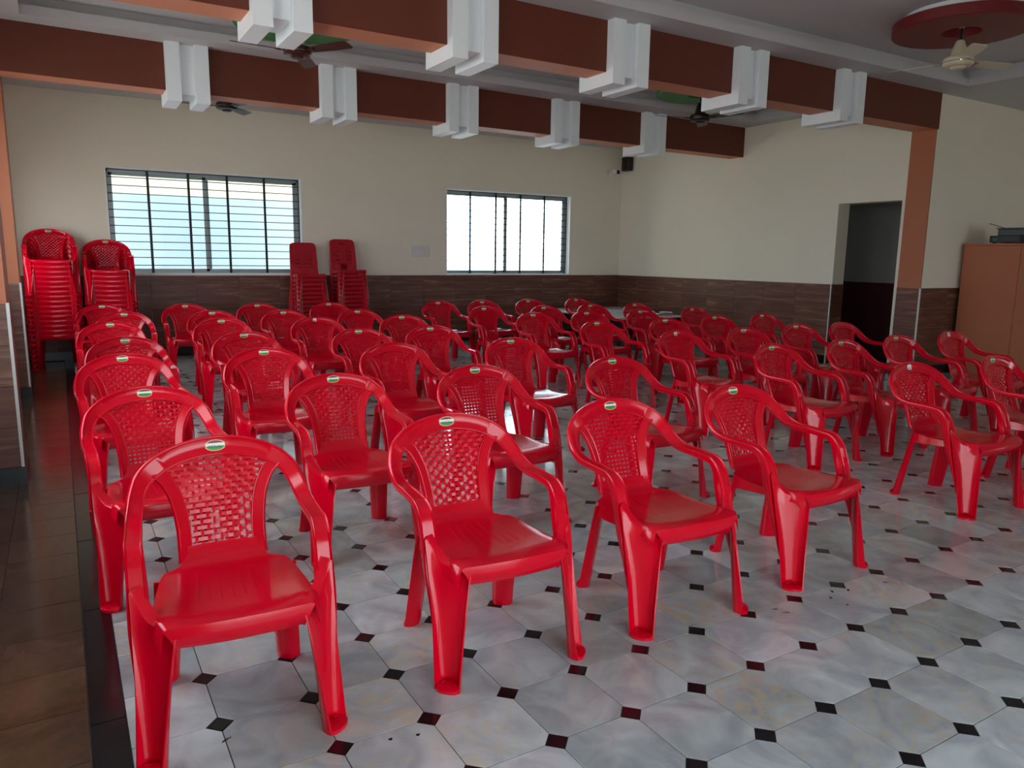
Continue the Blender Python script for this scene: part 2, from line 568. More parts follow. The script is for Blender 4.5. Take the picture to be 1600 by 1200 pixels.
# ------------------------------------------------------------------ windows
def window(n, W, label):
    x0, x1, z0, z1 = W
    root = bpy.data.objects.new('window_%d' % n, None)
    COL.objects.link(root)
    root['kind'] = 'structure'
    root.location = ((x0 + x1) / 2, YB + 0.1, z0)
    inv = Matrix.Translation(root.location).inverted()

    def part(name, bm, mt):
        o = obj(name, mesh(name, bm, mt), root)
        o.matrix_parent_inverse = inv
        return o
    # white reveal lining and sill
    bm = bmesh.new()
    t = 0.012
    box(bm, (x0, YB - 0.004, z0), (x1, YB + 0.21, z0 + 0.02))
    part('window_sill', bm, 'white')
    bm = bmesh.new()
    box(bm, (x0, YB - 0.003, z0 + 0.02), (x0 + t, YB + 0.21, z1))
    box(bm, (x1 - t, YB - 0.003, z0 + 0.02), (x1, YB + 0.21, z1))
    box(bm, (x0 + t, YB - 0.003, z1 - t), (x1 - t, YB + 0.21, z1))
    part('reveal_lining', bm, 'white')
    # aluminium outer frame
    a0, a1, b0, b1 = x0 + t, x1 - t, z0 + 0.02, z1 - t
    y0, y1 = YB + 0.14, YB + 0.205
    fr = 0.05
    bm = bmesh.new()
    box(bm, (a0, y0, b0), (a0 + 0.03, y1, b1))
    box(bm, (a1 - 0.03, y0, b0), (a1, y1, b1))
    box(bm, (a0, y0, b0), (a1, y1, b0 + 0.025))
    box(bm, (a0, y0, b1 - 0.045), (a1, y1, b1))
    part('outer_frame', bm, 'alu')
    # two sliding sashes with a pane each
    mid = (a0 + a1) / 2 - 0.03
    for (s0, s1, ya) in ((a0 + 0.03, mid + 0.04, y0 + 0.035), (mid - 0.04, a1 - 0.03, y0 + 0.005)):
        bm = bmesh.new()
        yb = ya + 0.025
        box(bm, (s0, ya, b0 + 0.025), (s0 + 0.045, yb, b1 - 0.045))
        box(bm, (s1 - 0.055, ya, b0 + 0.025), (s1, yb, b1 - 0.045))
        box(bm, (s0, ya, b0 + 0.025), (s1, yb, b0 + 0.06))
        box(bm, (s0, ya, b1 - 0.08), (s1, yb, b1 - 0.045))
        s = part('sash', bm, 'alu')
        bm = bmesh.new()
        box(bm, (s0 + 0.04, ya + 0.010, b0 + 0.055), (s1 - 0.05, ya + 0.015, b1 - 0.075))
        p = obj('pane', mesh('pane', bm, 'glass'), s)
    # iron grille: 4 flat uprights, edge uprights and 12 thin rods
    bars = [x0 + (x1 - x0) * k / 5 for k in range(1, 5)]
    yg = YB + 0.115
    for xb in bars:
        bm = bmesh.new()
        box(bm, (xb - 0.017, yg - 0.004, z0 + 0.02), (xb + 0.017, yg + 0.004, z1 - t))
        part('grille_bar', bm, 'iron')
    for xb in (x0 + t + 0.006, x1 - t - 0.006):
        bm = bmesh.new()
        box(bm, (xb - 0.006, yg - 0.004, z0 + 0.02), (xb + 0.006, yg + 0.004, z1 - t))
        part('grille_bar', bm, 'iron')
    bm = bmesh.new()
    box(bm, (x0 + t, yg - 0.004, z1 - t - 0.012), (x1 - t, yg + 0.004, z1 - t))
    part('grille_bar', bm, 'iron')
    for k in range(1, 13):
        zz = z0 + 0.02 + (z1 - t - z0 - 0.02) * k / 13
        bm = bmesh.new()
        cyl(bm, (x0 + t, yg, zz), (x1 - t, yg, zz), 0.006, n=6)
        part('grille_rod', bm, 'iron')
    return root


window(1, WIN1, '')
window(2, WIN2, '')

# outside: yard, compound wall and the neighbour's house behind the left window
struct('ground_outside', boxmesh('ground_outside', (-40, -40, -0.45), (40, 50, -0.12), 'concrete'))
struct('wall_compound', boxmesh('compound', (-9, 11.55, -0.3), (3.3, 11.75, 2.39), 'bluewhite'))
struct('wall_neighbour', boxmesh('neighbour', (-9, 12.6, -0.3), (3.6, 16, 6.5), 'cream'))

# ------------------------------------------------------------------ floor
floor = struct('floor', boxmesh('floor_base', (XL, YN, -0.12), (XF, YB, -0.003), 'grout'))
HD = 0.042         # half diagonal of the black insets
GAP = 0.0016


def octagon(clip=None):
    """8-cornered tile, module TX x TY, origin at its lower left lattice point; clip: drop everything left of x=clip"""
    g = GAP
    a = HD + g * 1.4
    pts = [(a, g), (TX - a, g), (TX - g, a), (TX - g, TY - a), (TX - a, TY - g), (a, TY - g), (g, TY - a), (g, a)]
    if clip is not None:
        out = []
        for i in range(len(pts)):
            p, q = pts[i], pts[(i + 1) % len(pts)]
            if p[0] >= clip:
                out.append(p)
            if (p[0] >= clip) != (q[0] >= clip):
                t = (clip - p[0]) / (q[0] - p[0])
                out.append((clip, p[1] + t * (q[1] - p[1])))
        pts = out
    return pts


def diamond():
    a = HD - GAP
    return [(-a, 0), (0, -a), (a, 0), (0, a)]


def prism(pts, z0=-0.006, z1=0.0, ch=0.0008):
    n = len(pts)
    cx = sum(p[0] for p in pts) / n
    cy = sum(p[1] for p in pts) / n
    sh = lambda p: (p[0] + (cx - p[0]) * ch * 8, p[1] + (cy - p[1]) * ch * 8)
    vs = [(*sh(p), z1) for p in pts] + [(*p, z1 - ch) for p in pts] + [(*p, z0) for p in pts]
    fs = [tuple(range(n))]
    for k in range(2):
        for i in range(n):
            fs.append((k * n + i, k * n + n + i, k * n + n + (i + 1) % n, k * n + (i + 1) % n))
    return vs, fs


def pymesh(name, vs, fs, mt):
    me = bpy.data.meshes.new(name)
    me.from_pydata(vs, [], fs)
    me.materials.append(M[mt])
    me.update()
    return me


def in_view(x, y, margin=0.05):
    d = Vector((x, y, 0)) - CAM
    z = d.dot(fw)
    if z < 0.3:
        return None
    u = 800 + 1175.7 * d.dot(rt2) / z
    v = 600 - 1175.7 * d.dot(up2) / z
    mg = 1600 * margin
    return z if (-mg < u < 1600 + mg and -mg < v < 1200 + mg) else None


cells, dots = [], []
STRIP0, STRIP1 = -1.262, -1.157
for i in range(-4, 39):
    for j in range(-16, 33):
        x, y = i * TX, j * TY
        lim = XR if y + TY / 2 > YJ else XF
        if x + TX / 2 > lim or y + TY / 2 > YB:
            continue
        cells.append((i, j, in_view(x + TX / 2, y + TY / 2)))
        if i > -4 and x < lim - 0.05:
            dots.append((i, j, in_view(x, y)))
key = lambda c: c[2] if c[2] is not None else 1e3 + abs(c[1]) + abs(c[0])
cells.sort(key=key)
dots.sort(key=key)
ov, of = prism(octagon())
oct_me = pymesh('marble_tile', ov, of, 'marble')
cv, cf = prism(octagon(STRIP1 + 4 * TX + GAP))
clip_me = pymesh('marble_tile_cut', cv, cf, 'marble')
dv, df = prism(diamond())
dot_me = pymesh('black_inset', dv, df, 'dot')
for (i, j, z) in cells[:300]:
    obj('tile', clip_me if i == -4 else oct_me, floor, (i * TX, j * TY, 0))
for (i, j, z) in dots[:300]:
    obj('black_inset', dot_me, floor, (i * TX, j * TY, 0))


def joined(name, lst, shape, mt):
    vs, fs = [], []
    for (i, j, z) in lst:
        sv, sf = shape(i)
        b = len(vs)
        vs += [(p[0] + i * TX, p[1] + j * TY, p[2]) for p in sv]
        fs += [tuple(b + q for q in f) for f in sf]
    o = obj(name, pymesh(name, vs, fs, mt), floor)
    o['kind'] = 'stuff'


joined('distant_tiles', cells[300:], lambda i: (cv, cf) if i == -4 else (ov, of), 'marble_far')
joined('distant_insets', dots[300:], lambda i: (dv, df), 'dot')
# black strip and plain border tiles along the left wall
for k in range(17):
    y0 = -4.9 + k * 0.9
    if y0 > YB:
        break
    y1 = min(y0 + 0.9, YB)
    vs, fs = prism([(STRIP0 + GAP, y0 + GAP), (STRIP1 - GAP, y0 + GAP), (STRIP1 - GAP, y1 - GAP), (STRIP0 + GAP, y1 - GAP)])
    obj('black_strip', pymesh('black_strip', vs, fs, 'dot'), floor)
vs, fs = prism([(GAP, GAP), (TX - GAP, GAP), (TX - GAP, TY - GAP), (GAP, TY - GAP)])
bt = pymesh('border_tile', vs, fs, 'border')
for c in range(3):
    for j in range(-16, 33):
        x = STRIP0 - (c + 1) * TX
        if (j + 1) * TY < YB:
            obj('border_tile', bt, floor, (x, j * TY, 0))


for k, (x, y, l, wd, a) in enumerate(((1.715, -.035, .012, .006, 1.2), (1.652, -.075, .011, .006, 1.0), (1.793, -.063, .010, .006, .6), (1.656, -.157, .007, .004, .3),
                                      (1.338, -.028, .014, .003, -.5), (1.357, -.073, .015, .003, -.5), (-.451, -.040, .007, .006, 0), (-.367, -.062, .007, .006, 0), (2.024, -.096, .012, .004, -.6), (-.898, .211, .018, .004, .5))):
    pts = []
    for q in range(9):
        an = 2 * math.pi * q / 9
        rr_ = 1 + .25 * math.sin(3 * an + k)
        u_, v_ = l * math.cos(an) * rr_, wd * math.sin(an) * rr_
        pts.append((x + u_ * math.cos(a) - v_ * math.sin(a), y + u_ * math.sin(a) + v_ * math.cos(a)))
    vs, fs = prism(pts, -0.001, 0.0006, 0.0002)
    obj('dark_chip', pymesh('dark_chip', vs, fs, 'dot'), floor)


# ------------------------------------------------------------------ plastic chairs
def catmull(P, sub):
    """P: list of tuples of numbers; returns a smooth resampling"""
    out = []
    n = len(P)
    for i in range(n - 1):
        p0, p1, p2, p3 = P[max(i - 1, 0)], P[i], P[i + 1], P[min(i + 2, n - 1)]
        for s in range(sub):
            t = s / sub
            out.append(tuple(0.5 * (2 * b + (c - a) * t + (2 * a - 5 * b + 4 * c - d) * t * t + (3 * b - a - 3 * c + d) * t ** 3)
                             for a, b, c, d in zip(p0, p1, p2, p3)))
    out.append(P[-1])
    return out


LIP = [(-1, -.6), (-1, .5), (-.94, .92), (-.86, 1), (-.78, .9), (-.70, .62), (.70, .62), (.78, .9), (.86, 1), (.94, .92), (1, .5), (1, -.6), (.85, -1), (-.85, -1)]


def sweep(bm, P, prof=LIP):
    """P: (x,y,z, nx,ny,nz, width, thickness) stations"""
    rings = []
    for i, p in enumerate(P):
        c = Vector(p[:3])
        t = (Vector(P[min(i + 1, len(P) - 1)][:3]) - Vector(P[max(i - 1, 0)][:3])).normalized()
        n = Vector(p[3:6]).normalized()
        s = t.cross(n).normalized()
        n = s.cross(t).normalized()
        rings.append([bm.verts.new(c + s * (a * p[6] / 2) + n * (b * p[7] / 2)) for a, b in prof])
    k = len(prof)
    for a, b in zip(rings[:-1], rings[1:]):
        for i in range(k):
            bm.faces.new((a[i], a[(i + 1) % k], b[(i + 1) % k], b[i]))
    bm.faces.new(rings[0])
    bm.faces.new(rings[-1][::-1])


def thick(bm, t):
    """give an open sheet a thickness t behind its normals (no corner spikes)"""
    bmesh.ops.recalc_face_normals(bm, faces=bm.faces[:])
    bm.normal_update()
    vs, fs = bm.verts[:], bm.faces[:]
    bd = [e for e in bm.edges if len(e.link_faces) == 1]
    bd = [(e.verts[0], e.verts[1], e.link_faces[0]) for e in bd]
    tw = {v: bm.verts.new(v.co - v.normal * t) for v in vs}
    for f in fs:
        bm.faces.new([tw[v] for v in reversed(f.verts)])
    for a, b, f in bd:
        bm.faces.new((a, b, tw[b], tw[a]))


def strip(bm, st, hx, ty):
    """ribbon through stations (pos, across-vector, normal) of half width hx and thickness ty"""
    rings = []
    for (c, s, n) in st:
        rings.append([bm.verts.new(c + s * (a * hx) + n * (b * ty / 2)) for a, b in ((-1, -1), (1, -1), (1, 1), (-1, 1))])
    for a, b in zip(rings[:-1], rings[1:]):
        for i in range(4):
            bm.faces.new((a[i], a[(i + 1) % 4], b[(i + 1) % 4], b[i]))
    bm.faces.new(rings[0])
    bm.faces.new(rings[-1][::-1])


def leg_mesh(name, sx, top, bot, dirv, wt, wb, dt, db, mt, cap=True, rise=0.0):
    """tapered channel leg, open toward dirv, with a rounded toe"""
    bm = bmesh.new()
    d = Vector((dirv[0] * sx, dirv[1], 0)).normalized()
    a = Vector((-d.y, d.x, 0))
    A = [-1, -.93, -.72, -.4, 0, .4, .72, .93, 1]
    D = [1.0, .55, .16, .03, 0, .03, .16, .55, 1.0]
    N = 7
    rows = []
    for k in range(N + 1):
        t = k / N
        c = Vector((top[0] * sx, top[1], top[2])).lerp(Vector((bot[0] * sx, bot[1], bot[2])), t)
        e = t ** 0.8
        wdt = wt + (wb - wt) * e
        dep = dt + (db - dt) * e
        lift = rise * max(0.0, 1 - t * 2.2)
        rows.append([bm.verts.new(c + a * (q * wdt / 2) + d * (r * dep - dep * 0.5) + Vector((sx * .12, .30, 1.0)) * (lift * max(0.0, q * sx) ** 2.4)) for q, r in zip(A, D)])
    for r0, r1 in zip(rows[:-1], rows[1:]):
        for i in range(len(A) - 1):
            bm.faces.new((r0[i], r0[i + 1], r1[i + 1], r1[i]))
    bot_pts = [v.co.copy() for v in rows[-1]]
    first = rows[0]
    for (dz, sh, wd) in (((.010, .010, .95), (.015, .034, .84)) if cap else ()):
        c = Vector((top[0] * sx, top[1], top[2] + dz)) - d * sh
        ring = [bm.verts.new(c + a * (q * wt * wd / 2) + d * (r * dt * wd - dt * 0.5) + Vector((sx * .12, .30, 1.0)) * (rise * max(0.0, q * sx) ** 2.4)) for q, r in zip(A, D)]
        for i in range(len(A) - 1):
            bm.faces.new((ring[i], ring[i + 1], first[i + 1], first[i]))
        first = ring
    thick(bm, 0.005)
    # toe: plate closing the foot, rounded toward the open side
    c = Vector((bot[0] * sx, bot[1], 0))
    arc = []
    for k in range(7):
        an = math.pi * k / 6
        arc.append(c + a * (math.cos(an) * wb / 2) + d * (db * 0.5 + math.sin(an) * wb * 0.22))
    ring = [Vector((p.x, p.y, 0)) for p in bot_pts] + arc[1:-1]
    lo = [bm.verts.new((p.x, p.y, 0.0)) for p in ring]
    hi = [bm.verts.new((p.x, p.y, 0.016 if i < len(bot_pts) else 0.012)) for i, p in enumerate(ring)]
    mid = bm.verts.new((c - d * db * 0.35) + Vector((0, 0, 0.03)))
    n = len(ring)
    bm.faces.new(lo)
    for i in range(n):
        bm.faces.new((lo[i], lo[(i + 1) % n], hi[(i + 1) % n], hi[i]))
        bm.faces.new((hi[i], hi[(i + 1) % n], mid))
    return mesh(name, bm, mt, 40)


def armchair_meshes(mt):
    R = {}
    # continuous arm and back arch
    H = [(.284, -.192, .14, .5, -1, .1, .014, .008), (.281, -.160, .27, .45, -1, .1, .034, .022), (.277, -.128, .375, .3, -1, .15, .054, .042), (.276, -.110, .435, .2, -1, .2, .058, .050), (.276, -.088, .512, .1, -1, .3, .057, .050),
         (.278, -.063, .578, .03, -.9, .45, .056, .044), (.281, -.026, .612, -.02, -.45, .9, .055, .036), (.280, .026, .619, -.04, -.10, 1, .054, .031),
         (.279, .095, .622, -.06, -.05, 1, .053, .029), (.279, .175, .624, -.14, -.14, .97, .053, .028), (.276, .242, .640, -.38, -.40, .83, .054, .027),
         (.268, .297, .677, -.55, -.66, .5, .058, .026), (.240, .340, .728, -.46, -.82, .36, .064, .024), (.178, .369, .773, -.26, -.92, .30, .068, .023), (.093, .391, .799, -.10, -.95, .29, .071, .022),
         (0, .402, .807, 0, -.96, .28, .072, .022)]
    full = H + [(-p[0], p[1], p[2], -p[3], p[4], p[5], p[6], p[7]) for p in H[-2::-1]]
    bm = bmesh.new()
    sweep(bm, catmull(full, 6))
    R['arch'] = mesh('arm_and_back_arch', bm, mt, 50)
    # stiles either side of the woven panel
    for s in (-1, 1):
        S = [(.126, .246, .432), (.125, .270, .475), (.127, .297, .55), (.142, .330, .64), (.172, .350, .708), (.204, .356, .742)]
        bm = bmesh.new()
        sweep(bm, catmull([(s * x, y, z, -.45 * s, -.9, .2, .047, .020) for (x, y, z) in S], 4))
        R['stile%d' % s] = mesh('back_stile', bm, mt, 50)
    # woven panel
    HW = [(.44, .118), (.50, .117), (.55, .120), (.64, .134), (.715, .163), (.752, .19), (.80, .21)]

    def hw(z):
        for (a, p), (b, q) in zip(HW[:-1], HW[1:]):
            if z <= b:
                return p + (q - p) * (z - a) / (b - a)
        return HW[-1][1]
    ysf = lambda x, z: .266 + (z - .455) * .362 + .014 * (1 - (x / .18) ** 2)
    nz = Vector((0, -.94, .34))
    upv = Vector((0, .34, .94))
    PX, PZ = .0212, .0187
    z0, rows = .478, 16
    NC = 19
    bm = bmesh.new()
    for r in range(rows):
        z = z0 + r * PZ
        w_ = hw(z) - .004
        if z > .735:
            w_ = min(w_, math.sqrt(max(0.0, 1 - ((z - .70) / .105) ** 2)) * .215)
        st = []
        k = 0
        xs = [-w_] + [c * PX / 2 for c in range(-NC, NC + 1) if abs(c * PX / 2) < w_ - .003] + [w_]
        for x in xs:
            q = x / PX
            ph = math.cos(math.pi * (q + r)) * .0009
            st.append((Vector((x, ysf(x, z), z)) + nz * ph, upv, nz))
        strip(bm, st, .0066, .0034)
    for c in range(-9, 10):
        x = c * PX
        st = []
        for k in range(0, rows * 2 + 1):
            z = z0 + (k - 1) * PZ / 2
            if abs(x) > hw(z) - .006 or (z > .74 and abs(x) > .17):
                continue
            q = (z - z0) / PZ
            ph = -math.cos(math.pi * (c + q)) * .0036
            st.append((Vector((x, ysf(x, z), z)) + nz * ph, Vector((1, 0, 0)), nz))
        if len(st) > 2:
            strip(bm, st, .0046, .0028)
    R['weave'] = mesh('woven_back_panel', bm, mt)
    # seat pan with rolled front, side skirts and the upturn into the back
    rowsS = [(-.228, .368, .186), (-.243, .388, .190), (-.250, .414, .199), (-.246, .436, .214), (-.222, .447, .226), (-.16, .442, .230), (-.08, .431, .230),
             (.04, .424, .224), (.12, .421, .214), (.165, .422, .206), (.192, .423, .199), (.208, .426, .168), (.224, .430, .145), (.245, .441, .136), (.262, .459, .133), (.273, .482, .130)]
    U = [-1, -.94, -.8, -.6, -.4, -.2, 0, .2, .4, .6, .8, .94, 1]
    bm = bmesh.new()
    G = []
    for i, (y, z, hwid) in enumerate(rowsS):
        row = []
        for u in U:
            dip = -.010 * (1 - u * u) if 4 <= i <= 11 else 0
            edge = -.006 if abs(u) == 1 and i < 8 else 0
            bul = -.016 * (1 - u * u) if i <= 4 else (-.008 * (1 - u * u) if i == 5 else 0)
            cur = .014 * (1 - u * u) if i >= 12 else 0
            row.append(bm.verts.new((u * hwid, y + bul + cur, z + dip + edge)))
        G.append(row)
    for a, b in zip(G[:-1], G[1:]):
        for k in range(len(U) - 1):
            bm.faces.new((a[k], a[k + 1], b[k + 1], b[k]))
    for e, s in ((0, -1), (-1, 1)):
        prev = None
        for i in range(3, 10):
            v = G[i][e]
            t = (i - 3) / 6
            drop = .062 - .03 * math.sin(math.pi * t)
            nv = bm.verts.new((v.co.x + s * .010, v.co.y, v.co.z - drop))
            if prev:
                bm.faces.new((prev[0], v, nv, prev[1]))
            prev = (v, nv)
    thick(bm, 0.005)
    # fine ribs on the seat
    R['seat'] = mesh('seat', bm, mt, 45)
    bm = bmesh.new()
    for k in range(-3, 4):
        pts = []
        for q in range(7):
            y = -.15 + q * .05
            pts.append((k * .034 * (1.1 - .03 * q), y, .4245 + .0105 * abs((y + .02) / .17) ** 2 - .008 * (1 - (k * .034 / .23) ** 2) + .0085, 0, 0, 1, .004, .0007))
        sweep(bm, pts, [(-1, -1), (-.6, 1), (.6, 1), (1, -1)])
    R['ribs'] = mesh('seat_ribs', bm, mt, 40)
    R['leg_fl'] = leg_mesh('front_leg', -1, (.234, -.196, .424), (.262, -.248, 0), (.72, -.70), .152, .086, .006, .042, mt, True, .085)
    R['leg_fr'] = leg_mesh('front_leg', 1, (.234, -.196, .424), (.262, -.248, 0), (.72, -.70), .152, .086, .006, .042, mt, True, .085)
    R['leg_rl'] = leg_mesh('rear_leg', -1, (.178, .186, .419), (.205, .262, 0), (.62, .78), .115, .080, .020, .036, mt, False)
    R['leg_rr'] = leg_mesh('rear_leg', 1, (.178, .186, .419), (.205, .262, 0), (.62, .78), .115, .080, .020, .036, mt, False)
    return R


def sticker_mesh(kind):
    """oval maker's sticker on the top of the arch (cream rim, maroon arc, white field, green foot)"""
    bm = bmesh.new()
    A, B = .037, .0205
    n = Vector((0, -.96, .28)).normalized()
    u = Vector((0, .28, .96)).normalized()
    c0 = Vector((0, .402, .807)) + n * .0078

    def P(x, z, h):
        return bm.verts.new(c0 + Vector((1, 0, 0)) * x + u * z + n * h)

    def ell(sa, h, slot, lo=-2.0, hi=2.0, clip=None):
        pts = []
        for k in range(36):
            an = 2 * math.pi * k / 36
            x, z = A * sa * math.cos(an), B * sa * math.sin(an)
            z = max(min(z, hi * B), lo * B)
            if clip:
                x = max(min(x, clip[1] * A), clip[0] * A)
            pts.append((x, z))
        q = []
        for p in pts:
            if not q or (abs(p[0] - q[-1][0]) + abs(p[1] - q[-1][1])) > 1e-5:
                q.append(p)
        f = bm.faces.new([P(x, z, h) for x, z in q])
        f.material_index = slot
    if kind == 'full':
        ell(1.0, .0006, 0)
        ell(.88, .0009, 2)
        ell(.88, .0012, 1, lo=.42)
        ell(.88, .0012, 3, hi=-.12)
    elif kind == 'torn':
        ell(.9, .0006, 2, clip=(-.7, .35))
        ell(.7, .0009, 3, hi=-.2, clip=(-.6, .1))
    elif kind == 'square':
        f = bm.faces.new([P(x, z, .0008) for x, z in ((-.022, -.02), (.022, -.02), (.022, .02), (-.022, .02))])
        f.material_index = 2
        f = bm.faces.new([P(x, z, .0011) for x, z in ((-.008, -.006), (.008, -.006), (.008, .008), (-.008, .008))])
        f.material_index = 3
    return mesh('sticker', bm, ['st_cream', 'st_red', 'st_white', 'st_green'])


def lettering_mesh():
    cu = bpy.data.curves.new('sticker_text', 'FONT')
    cu.body = 'REGAL'
    cu.size = 0.0135
    cu.align_x = 'CENTER'
    cu.align_y = 'CENTER'
    o = bpy.data.objects.new('sticker_text', cu)
    COL.objects.link(o)
    bpy.context.view_layer.update()
    me = bpy.data.meshes.new_from_object(o.evaluated_get(bpy.context.evaluated_depsgraph_get()))
    bpy.data.objects.remove(o)
    bpy.data.curves.remove(cu)
    me.name = 'sticker_lettering'
    n = Vector((0, -.96, .28)).normalized()
    u = Vector((0, .28, .96)).normalized()
    c0 = Vector((0, .402, .807)) + n * .0092
    for v in me.vertices:
        v.co = c0 + Vector((1.15, 0, 0)) * v.co.x + u * (v.co.y - .0052)
    me.materials.clear()
    me.materials.append(M['ink'])
    return me


ARM = armchair_meshes('red')
STK = {k: sticker_mesh(k) for k in ('full', 'torn', 'square')}
LET = lettering_mesh()


def add_armchair(label, x, y, rz, z=0.0, group=None, sticker='full', letters=False, parts=ARM):
    o = thing('plastic_armchair', label, 'chair', (x, y, z), rz, group)
    obj('seat', parts['seat'], o)
    obj('seat_ribs', parts['ribs'], o)
    obj('back_panel', parts['weave'], o)
    obj('back_stile', parts['stile-1'], o)
    obj('back_stile', parts['stile1'], o)
    obj('arm_arch', parts['arch'], o)
    for k in ('leg_fl', 'leg_fr', 'leg_rl', 'leg_rr'):
        obj('leg', parts[k], o)
    if sticker:
        s = obj('sticker', STK[sticker], o)
        s['label'] = {'full': 'oval white and green sticker', 'torn': 'torn remnant of a sticker', 'square': 'small white square sticker'}[sticker]
        if letters:
            obj('lettering', LET, s)
    return o


ORD = ['front', 'second', 'third', 'fourth', 'fifth', 'sixth', 'seventh']
CN = ['leftmost', 'second from left', 'third from left', 'rightmost']
LEFT = [[(-.795, .380), (-.918, 1.624), (-.924, 3.029), (-.832, 4.133), (-.857, 5.631), (-.653, 6.888), (-.804, 8.325)],
        [(.129, .356), (.042, 1.634), (-.033, 2.979), (.075, 4.181), (.147, 5.641), (.239, 6.748), (.127, 8.061)],
        [(.969, .309), (.918, 1.583), (.899, 2.908), (1.064, 4.113), (1.068, 5.481), (1.004, 6.563), (.992, 7.890)],
        [(1.820, .336), (1.948, 1.535), (1.926, 2.853), (1.768, 4.091), (2.027, 5.417), (1.860, 6.406), (1.943, 7.841)]]
RIGHT = [[(3.601, .445), (3.612, 1.604), (3.672, 2.769), (3.634, 3.937), (3.601, 5.151), (3.567, 6.316), (3.506, 7.610)],
         [(4.525, .389), (4.459, 1.589), (4.529, 2.732), (4.595, 3.935), (4.404, 5.168), (4.436, 6.199), (4.223, 7.578)],
         [None, (5.304, 1.629), (5.399, 2.808), (5.453, 4.021), (5.237, 5.121), (5.338, 6.343), (5.055, 7.589)],
         [None, (6.158, 1.628), (6.075, 2.768), (6.265, 4.015), (6.242, 5.213), (6.094, 6.260), (6.008, 7.640)]]
SPECIAL = {('L', 2, 4): 'torn', ('L', 2, 2): None, ('R', 0, 2): 'torn', ('R', 0, 0): 'torn', ('R', 3, 2): None, ('R', 3, 1): 'square'}
ROT = {('L', 0, 0): -4.5, ('L', 1, 0): -3, ('L', 2, 0): -3, ('L', 3, 0): 1.8, ('R', 0, 0): -4, ('L', 0, 1): 3, ('L', 0, 2): 4, ('L', 0, 3): 2, ('L', 0, 5): -4}
rr = random.Random(3)
for side, blk in (('L', LEFT), ('R', RIGHT)):
    for c in range(4):
        for r in range(7):
            if blk[c][r] is None:
                continue
            x, y = blk[c][r]
            stk = SPECIAL.get((side, c, r), 'full')
            rz = math.radians(ROT.get((side, c, r), rr.uniform(-3, 3)))
            nm = '%s chair of the %s row, %s of the aisle' % (CN[c], ORD[r], 'left' if side == 'L' else 'right')
            nm = nm.replace('leftmost chair', 'leftmost red plastic armchair').replace('rightmost chair', 'rightmost red plastic armchair')
            nm = nm.replace('from left chair', 'from left red plastic armchair')
            if stk == 'torn':
                nm += ', torn sticker'
            elif stk is None:
                nm += ', no sticker'
            elif stk == 'square':
                nm += ', square sticker'
            lx = .0
            x0 = x + .40 * math.sin(rz)
            y0 = y + .40 - .40 * math.cos(rz)
            add_armchair(nm, x0, y0, rz, 0.0, 'red armchairs in rows, %s block' % ('left' if side == 'L' else 'right'), stk, letters=(r <= 1 and stk == 'full'))

NTH = ['topmost', 'second', 'third', 'fourth', 'fifth', 'sixth', 'seventh', 'eighth', 'ninth', 'tenth', 'eleventh', 'twelfth', 'thirteenth', 'fourteenth', 'fifteenth', 'sixteenth']
for (x, y, rz, n, dz, which) in ((-1.315, 9.40, 0.012, 16, .0625, 'taller stack in the left corner'), (-.665, 9.42, -.012, 14, .0625, 'stack beside the left window')):
    for k in range(n):
        top = n - 1 - k
        pos = NTH[top] + (' red armchair of the ' if top == 0 else ' red armchair from the top of the ')
        add_armchair(pos + which, x, y - k * .0012, rz, k * dz, 'red armchairs stacked, ' + which, 'full' if top < 1 else None)


